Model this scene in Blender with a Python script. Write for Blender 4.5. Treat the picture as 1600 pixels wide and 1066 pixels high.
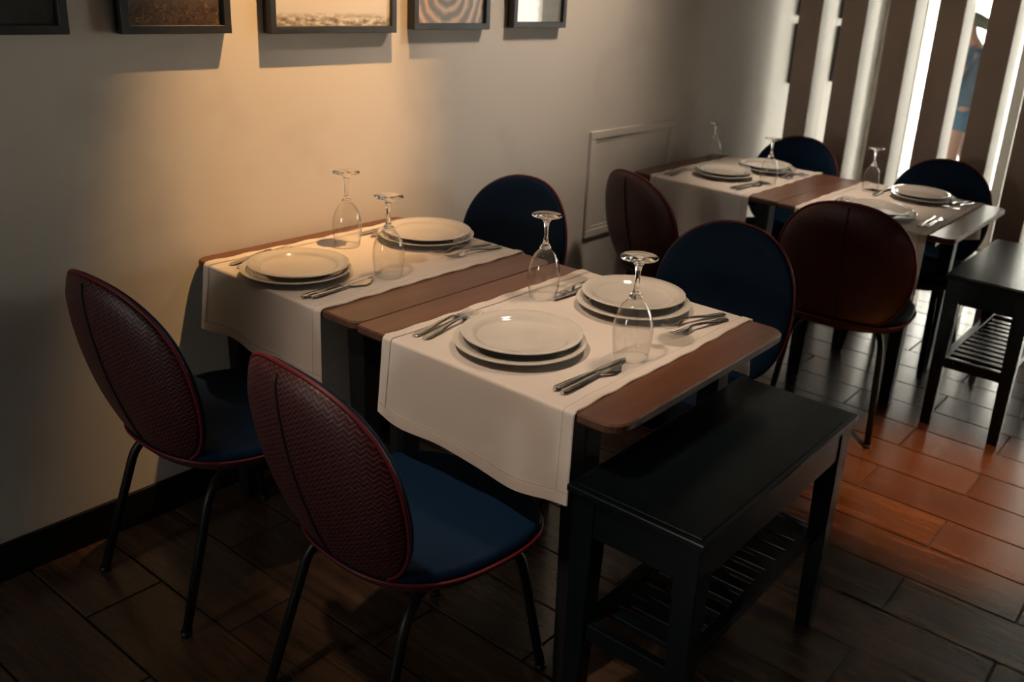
import bpy, bmesh, math, random
from mathutils import Vector, Matrix
from math import sin, cos, pi, radians

for o in list(bpy.data.objects):
    bpy.data.objects.remove(o, do_unlink=True)
random.seed(7)
scene = bpy.context.scene
COL = scene.collection

# ------------------------------------------------------------------ camera
cam_data = bpy.data.cameras.new('camera')
cam_data.sensor_fit = 'HORIZONTAL'
cam_data.sensor_width = 36.0
cam_data.lens = 1455.52 / 1600 * 36.0
cam_data.shift_x = -107.08 / 1600
cam_data.shift_y = -59.47 / 1600
cam_data.clip_start = 0.05
cam_data.clip_end = 200
cam = bpy.data.objects.new('camera', cam_data)
COL.objects.link(cam)
cam.matrix_world = Matrix(((0.794376, -0.254299, 0.551633, 2.33190),
                           (0.60366, 0.22952, -0.763489, -1.00330),
                           (0.067544, 0.939496, 0.335835, 1.58111),
                           (0, 0, 0, 1)))
scene.camera = cam
cam_data.dof.use_dof = True
cam_data.dof.focus_distance = 2.25
cam_data.dof.aperture_fstop = 3.2

# ------------------------------------------------------------------ world, light, exposure
CEIL = 3.05
world = bpy.data.worlds.new('world')
scene.world = world
world.use_nodes = True
bg = world.node_tree.nodes['Background']
bg.inputs[0].default_value = (1.0, 0.94, 0.86, 1)
bg.inputs[1].default_value = 25.0

def portal(loc, sx, sy, rot):
    d = bpy.data.lights.new('window_portal', 'AREA')
    d.shape = 'RECTANGLE'; d.size = sx; d.size_y = sy
    d.cycles.is_portal = True
    o = bpy.data.objects.new('window_portal', d); COL.objects.link(o)
    o.location = loc; o.rotation_euler = rot
portal((1.91, 5.66, 1.1), 3.36, 2.2, (radians(-90), 0, 0))

portal((.475, -3.36, 1.425), .45, .85, (radians(90), 0, 0))  # portal of the fill window added behind the camera

def ceiling_spot(loc, target, energy, angle, blend, color, size):
    """a recessed ceiling spotlight: its light; the fitting is built with it"""
    d = bpy.data.lights.new('spot_lamp', 'SPOT')
    d.energy = energy; d.spot_size = radians(angle); d.spot_blend = blend
    d.color = color; d.shadow_soft_size = size
    o = bpy.data.objects.new('spot_lamp', d); COL.objects.link(o)
    o.location = loc
    o.rotation_euler = (Vector(target) - Vector(loc)).to_track_quat('-Z', 'Y').to_euler()
    return o
WARM = (1.0, 0.62, 0.30)
SPOTS = [
    ((0.62, 0.93, CEIL - .06), (0.01, 0.78, 1.36), 350, 37, 0.9, (1.0, 0.55, 0.22), 0.018),
    ((1.30, 1.30, CEIL - .06), (1.05, 0.80, 0.75), 120, 30, 0.9, (1.0, 0.72, 0.48), 0.16),
    ((2.15, 1.90, CEIL - .06), (1.80, 2.02, 0.0), 800, 25, 1.0, (1.0, 0.36, 0.08), 0.03),
    ((0.95, 2.50, CEIL - .06), (0.75, 2.85, 0.75), 215, 34, 0.9, (1.0, 0.76, 0.56), 0.08),
    ((1.20, 2.20, CEIL - .06), (0.0, 1.80, 1.70), 175, 62, 1.0, (1.0, 0.78, 0.60), 0.12),
    ((1.15, -0.80, CEIL - .06), (1.00, 0.56, 0.70), 185, 34, 0.85, (1.0, 0.74, 0.54), 0.05),
]
for s in SPOTS:
    ceiling_spot(*s)

scene.view_settings.view_transform = 'Standard'
scene.view_settings.look = 'None'
scene.view_settings.gamma = 1.0
scene.view_settings.use_curve_mapping = False
scene.view_settings.exposure = 0.0

# ------------------------------------------------------------------ materials
class M:
    pass
def new_mat(name):
    m = bpy.data.materials.new(name); m.use_nodes = True
    nt = m.node_tree
    return m, nt, nt.nodes['Principled BSDF']
def N(nt, t, **kw):
    n = nt.nodes.new(t)
    for k, v in kw.items():
        setattr(n, k, v)
    return n
def plain(name, col, rough=.5, metal=0., noise=0., scale=20., bump=0., coat=0., spec=.5, stretch=(1, 1, 1), sheen=0.):
    m, nt, b = new_mat(name)
    b.inputs['Base Color'].default_value = (*col, 1)
    b.inputs['Roughness'].default_value = rough
    b.inputs['Metallic'].default_value = metal
    b.inputs['Coat Weight'].default_value = coat
    b.inputs['Coat Roughness'].default_value = .12
    b.inputs['Specular IOR Level'].default_value = spec
    b.inputs['Sheen Weight'].default_value = sheen
    if noise or bump:
        tc = N(nt, 'ShaderNodeTexCoord'); mp = N(nt, 'ShaderNodeMapping')
        mp.inputs['Scale'].default_value = stretch
        nt.links.new(tc.outputs['Object'], mp.inputs[0])
        no = N(nt, 'ShaderNodeTexNoise'); no.inputs['Scale'].default_value = scale; no.inputs['Detail'].default_value = 6
        nt.links.new(mp.outputs[0], no.inputs['Vector'])
        if noise:
            mx = N(nt, 'ShaderNodeMix', data_type='RGBA')
            mx.inputs[6].default_value = tuple(c * (1 - noise) for c in col) + (1,)
            mx.inputs[7].default_value = tuple(min(1, c * (1 + noise)) for c in col) + (1,)
            nt.links.new(no.outputs['Fac'], mx.inputs[0]); nt.links.new(mx.outputs[2], b.inputs['Base Color'])
        if bump:
            bp = N(nt, 'ShaderNodeBump'); bp.inputs['Strength'].default_value = bump; bp.inputs['Distance'].default_value = .002
            nt.links.new(no.outputs['Fac'], bp.inputs['Height']); nt.links.new(bp.outputs[0], b.inputs['Normal'])
    return m
def wood(name, dark, light, axis='X', scale=3., rough=.3, coat=.3, rnd=0., ring=1.0):
    """grain running along `axis`"""
    m, nt, b = new_mat(name)
    tc = N(nt, 'ShaderNodeTexCoord'); mp = N(nt, 'ShaderNodeMapping')
    st = {'X': (.6, 9, 9), 'Y': (9, .6, 9), 'Z': (9, 9, .6)}[axis]
    mp.inputs['Scale'].default_value = st
    nt.links.new(tc.outputs['Object'], mp.inputs[0])
    oi = N(nt, 'ShaderNodeObjectInfo')
    if rnd:
        cmb = N(nt, 'ShaderNodeMath', operation='MULTIPLY'); cmb.inputs[1].default_value = 37.
        nt.links.new(oi.outputs['Random'], cmb.inputs[0])
        nt.links.new(cmb.outputs[0], mp.inputs['Location'])
    n1 = N(nt, 'ShaderNodeTexNoise'); n1.inputs['Scale'].default_value = scale; n1.inputs['Detail'].default_value = 8
    n1.inputs['Roughness'].default_value = .65; n1.inputs['Distortion'].default_value = .6
    nt.links.new(mp.outputs[0], n1.inputs['Vector'])
    n2 = N(nt, 'ShaderNodeTexNoise'); n2.inputs['Scale'].default_value = scale * 9; n2.inputs['Detail'].default_value = 4
    nt.links.new(mp.outputs[0], n2.inputs['Vector'])
    ad = N(nt, 'ShaderNodeMath', operation='MULTIPLY_ADD'); ad.inputs[1].default_value = .35
    nt.links.new(n2.outputs['Fac'], ad.inputs[0]); nt.links.new(n1.outputs['Fac'], ad.inputs[2])
    rp = N(nt, 'ShaderNodeValToRGB')
    rp.color_ramp.elements[0].position = .42; rp.color_ramp.elements[1].position = .92
    rp.color_ramp.elements[0].color = (*dark, 1); rp.color_ramp.elements[1].color = (*light, 1)
    nt.links.new(ad.outputs[0], rp.inputs[0])
    if rnd:
        hs = N(nt, 'ShaderNodeHueSaturation')
        mr = N(nt, 'ShaderNodeMapRange'); mr.inputs[3].default_value = 1 - rnd; mr.inputs[4].default_value = 1 + rnd
        nt.links.new(oi.outputs['Random'], mr.inputs[0]); nt.links.new(mr.outputs[0], hs.inputs['Value'])
        nt.links.new(rp.outputs[0], hs.inputs['Color']); nt.links.new(hs.outputs[0], b.inputs['Base Color'])
    else:
        nt.links.new(rp.outputs[0], b.inputs['Base Color'])
    b.inputs['Roughness'].default_value = rough; b.inputs['Coat Weight'].default_value = coat
    b.inputs['Coat Roughness'].default_value = .18
    bp = N(nt, 'ShaderNodeBump'); bp.inputs['Strength'].default_value = .12; bp.inputs['Distance'].default_value = .001
    nt.links.new(ad.outputs[0], bp.inputs['Height']); nt.links.new(bp.outputs[0], b.inputs['Normal'])
    return m

def wall_mat():
    m, nt, b = new_mat('wall_paint')
    tc = N(nt, 'ShaderNodeTexCoord')
    n1 = N(nt, 'ShaderNodeTexNoise'); n1.inputs['Scale'].default_value = 2.2; n1.inputs['Detail'].default_value = 3
    nt.links.new(tc.outputs['Object'], n1.inputs['Vector'])
    rp = N(nt, 'ShaderNodeValToRGB')
    rp.color_ramp.elements[0].position = .28; rp.color_ramp.elements[0].color = (.53, .50, .46, 1)
    rp.color_ramp.elements[1].position = .45; rp.color_ramp.elements[1].color = (.62, .59, .54, 1)
    nt.links.new(n1.outputs['Fac'], rp.inputs[0]); nt.links.new(rp.outputs[0], b.inputs['Base Color'])
    b.inputs['Roughness'].default_value = .75; b.inputs['Specular IOR Level'].default_value = .25
    n2 = N(nt, 'ShaderNodeTexNoise'); n2.inputs['Scale'].default_value = 90; n2.inputs['Detail'].default_value = 4
    nt.links.new(tc.outputs['Object'], n2.inputs['Vector'])
    bp = N(nt, 'ShaderNodeBump'); bp.inputs['Strength'].default_value = .12; bp.inputs['Distance'].default_value = .002
    nt.links.new(n2.outputs['Fac'], bp.inputs['Height']); nt.links.new(bp.outputs[0], b.inputs['Normal'])
    return m

def chevron_mat():
    """quilted leatherette, fine zigzag stitching running across; UV in metres"""
    m, nt, b = new_mat('chevron_red')
    uv = N(nt, 'ShaderNodeUVMap'); uv.uv_map = 'uv'
    sp = N(nt, 'ShaderNodeSeparateXYZ'); nt.links.new(uv.outputs[0], sp.inputs[0])
    def math_(op, a, bb=None, c=None):
        n = N(nt, 'ShaderNodeMath', operation=op)
        for i, v in enumerate((a, bb, c)):
            if v is None: continue
            if isinstance(v, (int, float)): n.inputs[i].default_value = v
            else: nt.links.new(v, n.inputs[i])
        return n.outputs[0]
    tri = math_('PINGPONG', sp.outputs[0], .0100)
    z = math_('ADD', sp.outputs[1], math_('MULTIPLY', tri, 1.0))
    fr = math_('FRACT', math_('MULTIPLY', z, 1 / .0108))
    d = math_('ABSOLUTE', math_('SUBTRACT', fr, .5))
    line = N(nt, 'ShaderNodeMapRange'); line.inputs[1].default_value = .085; line.inputs[2].default_value = .0
    line.inputs[3].default_value = 0; line.inputs[4].default_value = 1
    nt.links.new(d, line.inputs[0])
    mx = N(nt, 'ShaderNodeMix', data_type='RGBA')
    mx.inputs[6].default_value = (.030, .0022, .0045, 1); mx.inputs[7].default_value = (.24, .10, .08, 1)
    nt.links.new(line.outputs[0], mx.inputs[0]); nt.links.new(mx.outputs[2], b.inputs['Base Color'])
    b.inputs['Roughness'].default_value = .5
    bp = N(nt, 'ShaderNodeBump'); bp.inputs['Strength'].default_value = .6; bp.inputs['Distance'].default_value = .0015
    nt.links.new(d, bp.inputs['Height']); nt.links.new(bp.outputs[0], b.inputs['Normal'])
    return m

def cloth_mat(name='white_linen', k=1.0):
    m, nt, b = new_mat(name)
    tc = N(nt, 'ShaderNodeTexCoord')
    n1 = N(nt, 'ShaderNodeTexNoise'); n1.inputs['Scale'].default_value = 7; n1.inputs['Detail'].default_value = 3
    nt.links.new(tc.outputs['Object'], n1.inputs['Vector'])
    mp = N(nt, 'ShaderNodeMapping'); mp.inputs['Scale'].default_value = (900, 900, 900)
    nt.links.new(tc.outputs['Object'], mp.inputs[0])
    n2 = N(nt, 'ShaderNodeTexNoise'); n2.inputs['Scale'].default_value = 1.0
    nt.links.new(mp.outputs[0], n2.inputs['Vector'])
    b.inputs['Base Color'].default_value = (.86 * k, .81 * k, .77 * k, 1)
    b.inputs['Roughness'].default_value = .85; b.inputs['Sheen Weight'].default_value = .15
    b.inputs['Specular IOR Level'].default_value = .2
    b1 = N(nt, 'ShaderNodeBump'); b1.inputs['Strength'].default_value = .35; b1.inputs['Distance'].default_value = .008
    nt.links.new(n1.outputs['Fac'], b1.inputs['Height'])
    b2 = N(nt, 'ShaderNodeBump'); b2.inputs['Strength'].default_value = .12; b2.inputs['Distance'].default_value = .0006
    nt.links.new(n2.outputs['Fac'], b2.inputs['Height']); nt.links.new(b1.outputs[0], b2.inputs['Normal'])
    nt.links.new(b2.outputs[0], b.inputs['Normal'])
    # a little light comes through the hanging cloth
    tr = N(nt, 'ShaderNodeBsdfTranslucent'); tr.inputs[0].default_value = (.8, .74, .68, 1)
    ms = N(nt, 'ShaderNodeMixShader'); ms.inputs[0].default_value = .40
    nt.links.new(b.outputs[0], ms.inputs[1]); nt.links.new(tr.outputs[0], ms.inputs[2])
    nt.links.new(ms.outputs[0], nt.nodes['Material Output'].inputs[0])
    return m

def thin_glass(name, tint=(.97, .98, .98), ior=1.5, gain=1.0):
    """a thin clear wall: fresnel reflection over straight transmission"""
    m, nt, b = new_mat(name); nt.nodes.remove(b)
    lw = N(nt, 'ShaderNodeLayerWeight'); lw.inputs[0].default_value = .5
    pw = N(nt, 'ShaderNodeMath', operation='POWER'); pw.inputs[1].default_value = 4.0
    nt.links.new(lw.outputs['Facing'], pw.inputs[0])
    gn = N(nt, 'ShaderNodeMath', operation='MULTIPLY_ADD'); gn.inputs[1].default_value = .75 * gain; gn.inputs[2].default_value = .045; gn.use_clamp = True
    nt.links.new(pw.outputs[0], gn.inputs[0])
    tb = N(nt, 'ShaderNodeBsdfTransparent'); tb.inputs[0].default_value = (*tint, 1)
    gb = N(nt, 'ShaderNodeBsdfGlossy'); gb.inputs['Roughness'].default_value = .02
    ms = N(nt, 'ShaderNodeMixShader')
    nt.links.new(gn.outputs[0], ms.inputs[0]); nt.links.new(tb.outputs[0], ms.inputs[1]); nt.links.new(gb.outputs[0], ms.inputs[2])
    nt.links.new(ms.outputs[0], nt.nodes['Material Output'].inputs[0])
    return m
def solid_glass(name):
    m, nt, b = new_mat(name)
    b.inputs['Base Color'].default_value = (1, 1, 1, 1)
    b.inputs['Roughness'].default_value = .0; b.inputs['IOR'].default_value = 1.5
    b.inputs['Transmission Weight'].default_value = 1.0
    return m

def print_mat(name, kind):
    """the printed picture in a frame; UV 0..1"""
    m, nt, b = new_mat(name)
    uv = N(nt, 'ShaderNodeUVMap'); uv.uv_map = 'uv'
    mp = N(nt, 'ShaderNodeMapping'); nt.links.new(uv.outputs[0], mp.inputs[0])
    b.inputs['Roughness'].default_value = .35; b.inputs['Coat Weight'].default_value = .6; b.inputs['Coat Roughness'].default_value = .05
    rp = N(nt, 'ShaderNodeValToRGB'); cr = rp.color_ramp
    def stops(lst):
        while len(cr.elements) < len(lst): cr.elements.new(.5)
        for e, (p, c) in zip(cr.elements, lst):
            e.position = p; e.color = (*c, 1)
    if kind == 'dark':
        n = N(nt, 'ShaderNodeTexNoise'); n.inputs['Scale'].default_value = 5
        stops([(.3, (.010, .012, .011)), (.75, (.022, .026, .020))])
        nt.links.new(mp.outputs[0], n.inputs['Vector']); nt.links.new(n.outputs['Fac'], rp.inputs[0])
        nt.links.new(rp.outputs[0], b.inputs['Base Color'])
    elif kind == 'grass':
        mp.inputs['Scale'].default_value = (9, 16, 1); mp.inputs['Rotation'].default_value = (0, 0, -.6)
        n = N(nt, 'ShaderNodeTexNoise'); n.inputs['Scale'].default_value = 1.6; n.inputs['Detail'].default_value = 8; n.inputs['Distortion'].default_value = 1.5
        stops([(.35, (.03, .020, .012)), (.60, (.11, .065, .030)), (.80, (.42, .27, .12))])
        nt.links.new(mp.outputs[0], n.inputs['Vector']); nt.links.new(n.outputs['Fac'], rp.inputs[0])
        sp = N(nt, 'ShaderNodeSeparateXYZ'); nt.links.new(uv.outputs[0], sp.inputs[0])
        mr = N(nt, 'ShaderNodeMapRange'); mr.inputs[1].default_value = .10; mr.inputs[2].default_value = .22
        nt.links.new(sp.outputs[1], mr.inputs[0])
        mx = N(nt, 'ShaderNodeMix', data_type='RGBA'); mx.inputs[7].default_value = (.13, .105, .085, 1)
        nt.links.new(mr.outputs[0], mx.inputs[0]); nt.links.new(rp.outputs[0], mx.inputs[6]); nt.links.new(mx.outputs[2], b.inputs['Base Color'])
    elif kind == 'shore':
        mp.inputs['Scale'].default_value = (6, 10, 1)
        n = N(nt, 'ShaderNodeTexNoise'); n.inputs['Scale'].default_value = 2.5; n.inputs['Detail'].default_value = 9
        stops([(.38, (.16, .14, .11)), (.52, (.38, .34, .28)), (.62, (.62, .60, .55))])
        nt.links.new(mp.outputs[0], n.inputs['Vector']); nt.links.new(n.outputs['Fac'], rp.inputs[0])
        sp = N(nt, 'ShaderNodeSeparateXYZ'); nt.links.new(uv.outputs[0], sp.inputs[0])
        mr = N(nt, 'ShaderNodeMapRange'); mr.inputs[1].default_value = .06; mr.inputs[2].default_value = .13
        nt.links.new(sp.outputs[1], mr.inputs[0])
        mx = N(nt, 'ShaderNodeMix', data_type='RGBA'); mx.inputs[7].default_value = (.62, .60, .56, 1)  # whitish window glare painted into the upper print
        nt.links.new(mr.outputs[0], mx.inputs[0]); nt.links.new(rp.outputs[0], mx.inputs[6]); nt.links.new(mx.outputs[2], b.inputs['Base Color'])
    elif kind == 'arcs':
        w = N(nt, 'ShaderNodeTexWave'); w.wave_type = 'RINGS'; w.rings_direction = 'SPHERICAL'
        mp.inputs['Location'].default_value = (-.44, -.28, 0)
        w.inputs['Scale'].default_value = 2.6; w.inputs['Distortion'].default_value = 5.5; w.inputs['Detail'].default_value = 3
        stops([(.25, (.20, .19, .17)), (.5, (.42, .33, .25)), (.7, (.50, .22, .12)), (.9, (.58, .44, .33))])
        nt.links.new(mp.outputs[0], w.inputs['Vector']); nt.links.new(w.outputs['Fac'], rp.inputs[0])
        nt.links.new(rp.outputs[0], b.inputs['Base Color'])
    elif kind == 'halves':
        sp = N(nt, 'ShaderNodeSeparateXYZ'); nt.links.new(uv.outputs[0], sp.inputs[0])
        cr.interpolation = 'CONSTANT'
        stops([(0, (.62, .60, .54)), (.57, (.17, .17, .14))])
        nt.links.new(sp.outputs[0], rp.inputs[0])
        n = N(nt, 'ShaderNodeTexNoise'); n.inputs['Scale'].default_value = 14; n.inputs['Detail'].default_value = 6
        nt.links.new(mp.outputs[0], n.inputs['Vector'])
        mr = N(nt, 'ShaderNodeMapRange'); mr.inputs[1].default_value = .3; mr.inputs[2].default_value = .7; mr.inputs[3].default_value = .85; mr.inputs[4].default_value = 1.05
        nt.links.new(n.outputs['Fac'], mr.inputs[0])
        hs = N(nt, 'ShaderNodeHueSaturation'); nt.links.new(mr.outputs[0], hs.inputs['Value']); nt.links.new(rp.outputs[0], hs.inputs['Color'])
        nt.links.new(hs.outputs[0], b.inputs['Base Color'])
    elif kind == 'pale':
        b.inputs['Base Color'].default_value = (.66, .66, .52, 1)
    return m

M.wall = wall_mat()
M.fin_face = plain('taupe_fin_paint', (.45, .34, .275), .7, noise=.08, scale=8)
M.fin_side = plain('white_fin_paint', (.46, .42, .37), .6, noise=.03, scale=8)
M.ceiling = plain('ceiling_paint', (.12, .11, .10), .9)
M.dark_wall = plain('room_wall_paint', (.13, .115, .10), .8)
M.baseboard = plain('black_skirting', (.005, .005, .005), .6, spec=.2)
M.tile = wood('wood_look_tile', (.022, .012, .007), (.085, .048, .028), 'X', 3.2, .26, .4, rnd=.18)
M.grout = plain('dark_grout', (.020, .016, .014), .9)
M.table = wood('table_veneer', (.050, .0150, .006), (.130, .045, .016), 'Y', 2.6, .30, .12)
M.edge = wood('worn_table_edge', (.030, .010, .004), (.10, .042, .020), 'Y', 5, .7, .0)
M.black_wood = plain('black_stained_wood', (.0022, .0050, .0062), .26, noise=.35, scale=14, bump=.3, stretch=(1, .25, 1), coat=.0, spec=.22)
M.black_leg = plain('black_table_leg', (.006, .007, .008), .5, spec=.25)
M.black_metal = plain('black_metal_tube', (.005, .005, .006), .42, spec=.3)
M.linen = cloth_mat()
M.linen_hem = cloth_mat('doubled_linen_hem', .88)  # darker tone stands for backlight lost through the doubled cloth
M.stitch = plain('hem_stitching', (.42, .37, .33), .9)
M.china = plain('white_china', (.46, .44, .41), .09, coat=.4, spec=.5)
M.steel = plain('polished_steel', (.62, .60, .58), .16, metal=1.)
M.bowl = thin_glass('wine_glass_bowl', (.985, .985, .98), 1.5, 1.15)
M.stemg = solid_glass('wine_glass_stem')
M.pane = thin_glass('window_glass', (.95, .97, .96), 1.45, 1.0)
M.blue = plain('blue_velvet', (.0008, .0135, .040), .7, noise=.12, scale=30, bump=.15, spec=.15)
M.chevron = chevron_mat()
M.pipe = plain('red_piping', (.12, .005, .012), .5)
M.seam = plain('black_seam_tape', (.012, .006, .006), .6)
M.frame = plain('black_picture_frame', (.020, .021, .023), .42, noise=.1, scale=40)
M.white_trim = plain('white_gloss_trim', (.60, .57, .52), .4)
M.pvc = plain('switch_plastic', (.62, .60, .56), .3)
M.street = plain('pale_pavement', (.55, .54, .52), .8, noise=.15, scale=3)
M.facade = plain('white_facade_plaster', (.75, .74, .71), .8, noise=.05, scale=2)
M.skin = plain('skin', (.030, .014, .009), .6, spec=.05)  # skin and clothes darkened below their own tone for the backlit look
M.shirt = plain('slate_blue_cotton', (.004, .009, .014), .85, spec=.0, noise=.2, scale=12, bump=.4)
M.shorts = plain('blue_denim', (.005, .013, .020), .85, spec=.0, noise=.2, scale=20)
M.hair = plain('dark_hair', (.005, .006, .003), .7, spec=.05)
M.lampcan = plain('white_lamp_ring', (.6, .6, .58), .4)
lm_, nt_, b_ = new_mat('lamp_glow'); M.glow = lm_
b_.inputs['Emission Color'].default_value = (1, .75, .45, 1); b_.inputs['Emission Strength'].default_value = 12

# ------------------------------------------------------------------ helpers
def tag(o, label=None, cat=None, group=None, kind=None):
    if label: o['label'] = label
    if cat: o['category'] = cat
    if group: o['group'] = group
    if kind: o['kind'] = kind
    return o
def empty(name, loc, rz=0.):
    o = bpy.data.objects.new(name, None); COL.objects.link(o)
    o.empty_display_size = .05
    o.location = loc; o.rotation_euler = (0, 0, rz)
    return o
def obj(name, bm, mats, parent=None, smooth=False, angle=None):
    me = bpy.data.meshes.new(name)
    bmesh.ops.recalc_face_normals(bm, faces=bm.faces)
    bm.to_mesh(me); bm.free()
    for m in (mats if isinstance(mats, (list, tuple)) else [mats]):
        me.materials.append(m)
    if smooth:
        me.polygons.foreach_set('use_smooth', [True] * len(me.polygons))
        if angle: me.set_sharp_from_angle(angle=radians(angle))
    o = bpy.data.objects.new(name, me); COL.objects.link(o)
    if parent: o.parent = parent
    return o
def box(bm, x0, x1, y0, y1, z0, z1, bevel=0., mi=0):
    r = bmesh.ops.create_cube(bm, size=1.0)
    vs = r['verts']
    for v in vs:
        v.co = Vector(((x0 + x1) / 2 + v.co.x * (x1 - x0), (y0 + y1) / 2 + v.co.y * (y1 - y0), (z0 + z1) / 2 + v.co.z * (z1 - z0)))
    fs = set(f for v in vs for f in v.link_faces)
    for f in fs: f.material_index = mi
    if bevel:
        es = list(set(e for v in vs for e in v.link_edges))
        bmesh.ops.bevel(bm, geom=es, offset=bevel, segments=2, affect='EDGES', profile=.5)
    return fs
def boxobj(name, dims, mat, parent=None, bevel=0.):
    bm = bmesh.new(); box(bm, *dims, bevel=bevel)
    return obj(name, bm, mat, parent)
def lathe(bm, prof, seg=48, c=(0, 0, 0)):
    """prof: (r, z) list; r=0 ends are capped by a pole"""
    rings = []
    for r, z in prof:
        if r < 1e-6: rings.append([bm.verts.new((c[0], c[1], c[2] + z))])
        else: rings.append([bm.verts.new((c[0] + r * cos(2 * pi * i / seg), c[1] + r * sin(2 * pi * i / seg), c[2] + z)) for i in range(seg)])
    for a, b in zip(rings, rings[1:]):
        for i in range(seg):
            j = (i + 1) % seg
            if len(a) == 1 and len(b) == 1: continue
            if len(a) == 1: bm.faces.new((a[0], b[i], b[j]))
            elif len(b) == 1: bm.faces.new((a[i], b[0], a[j]))
            else: bm.faces.new((a[i], a[j], b[j], b[i]))
def tube(bm, pts, rad, seg=12, closed=False, cap=True):
    pts = [Vector(p) for p in pts]; n = len(pts)
    rads = rad if isinstance(rad, (list, tuple)) else [rad] * n
    rings = []; ref = None
    for i, p in enumerate(pts):
        if closed: t = pts[(i + 1) % n] - pts[i - 1]
        else: t = pts[min(i + 1, n - 1)] - pts[max(i - 1, 0)]
        t.normalize()
        if ref is None: ref = t.orthogonal().normalized()
        ref = (ref - t * ref.dot(t)).normalized(); b = t.cross(ref)
        rings.append([bm.verts.new(p + (ref * cos(2 * pi * k / seg) + b * sin(2 * pi * k / seg)) * rads[i]) for k in range(seg)])
    m = n if closed else n - 1
    for i in range(m):
        a = rings[i]; b2 = rings[(i + 1) % n]
        off = 0
        if closed and i == n - 1:
            off = min(range(seg), key=lambda o_: (a[0].co - b2[o_].co).length)
        for k in range(seg):
            bm.faces.new((a[k], a[(k + 1) % seg], b2[(k + 1 + off) % seg], b2[(k + off) % seg]))
    if cap and not closed:
        bm.faces.new(rings[0][::-1]); bm.faces.new(rings[-1])
def smooth_path(pts, r=.04, n=6):
    """round the inner corners of a polyline"""
    pts = [Vector(p) for p in pts]; out = [pts[0]]
    for a, b, c in zip(pts, pts[1:], pts[2:]):
        d1 = (a - b).normalized(); d2 = (c - b).normalized()
        rr = min(r, (a - b).length * .49, (c - b).length * .49)
        for i in range(n + 1):
            t = i / n
            out.append((b + d1 * rr) * (1 - t) ** 2 + b * 2 * t * (1 - t) + (b + d2 * rr) * t ** 2)
    out.append(pts[-1]); return out
def copy_thing(root, loc, rz=None, label=None, scale=None):
    r = root.copy(); COL.objects.link(r); r.location = loc
    if rz is not None: r.rotation_euler = (0, 0, rz)
    if scale: r.scale = (scale,) * 3
    if label: r['label'] = label
    for ch in list(root.children):
        c = ch.copy(); COL.objects.link(c); c.parent = r
        for g in list(ch.children):
            d = g.copy(); COL.objects.link(d); d.parent = c
    return r

# ------------------------------------------------------------------ the room
YB, YF, XR = -3.2, 5.5, 5.0      # room behind the camera, far window wall, right wall
def struct(name, dims, mat, bevel=0.):
    return tag(boxobj(name, dims, mat, bevel=bevel), kind='structure')
bmw = bmesh.new(); box(bmw, -.15, 0, YB, YF + .15, -.05, CEIL)
tag(obj('wall_left', bmw, M.wall), kind='structure')
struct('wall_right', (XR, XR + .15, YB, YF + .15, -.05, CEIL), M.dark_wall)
bm = bmesh.new()      # unseen back wall with a small window added as fill light
box(bm, 0, .25, YB - .15, YB, -.05, CEIL); box(bm, .70, XR, YB - .15, YB, -.05, CEIL)
box(bm, .25, .70, YB - .15, YB, -.05, 1.0); box(bm, .25, .70, YB - .15, YB, 1.85, CEIL)
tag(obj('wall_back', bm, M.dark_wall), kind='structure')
w2 = tag(empty('window_2', (0, 0, 0)), kind='structure')
bm = bmesh.new()
box(bm, .25, .29, YB - .1, YB - .04, 1.0, 1.85); box(bm, .66, .70, YB - .1, YB - .04, 1.0, 1.85)
box(bm, .29, .66, YB - .1, YB - .04, 1.0, 1.04); box(bm, .29, .66, YB - .1, YB - .04, 1.81, 1.85)
obj('window_frame', bm, M.white_trim, w2)
boxobj('pane', (.29, .66, YB - .075, YB - .069, 1.04, 1.81), M.pane, w2)
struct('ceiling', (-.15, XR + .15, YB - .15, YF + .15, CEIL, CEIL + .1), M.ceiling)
# far wall: a pier, a lintel and the right end around the window opening
bm = bmesh.new()
box(bm, 0, .22, YF, YF + .15, -.05, CEIL)
box(bm, .22, 3.6, YF, YF + .15, 2.2, CEIL)
box(bm, 3.6, XR, YF, YF + .15, -.05, CEIL)
box(bm, .22, 3.6, YF, YF + .15, -.05, .0)
tag(obj('wall_front', bm, M.wall), kind='structure')
# window: frame, mullions, panes
win = tag(empty('window_1', (0, 0, 0)), kind='structure')
bm = bmesh.new()
box(bm, .22, .27, YF + .02, YF + .08, 0, 2.2, .004); box(bm, 3.55, 3.6, YF + .02, YF + .08, 0, 2.2, .004)
box(bm, .22, 3.6, YF + .02, YF + .08, 2.14, 2.2, .004); box(bm, .22, 3.6, YF + .02, YF + .08, 0, .05, .004)
obj('window_frame', bm, M.white_trim, win)
mull = [.93, 1.66, 2.60]
for x in mull:
    boxobj('mullion', (x - .035, x + .035, YF + .02, YF + .08, .05, 2.14), M.white_trim, win, .004)
xs = [.27] + [v for x in mull for v in (x - .035, x + .035)] + [3.55]
for a, b in zip(xs[::2], xs[1::2]):
    boxobj('pane', (a, b, YF + .045, YF + .051, .05, 2.14), M.pane, win)
struct('baseboard_left', (0, .012, YB, YF, 0, .105), M.baseboard, .003)

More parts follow.
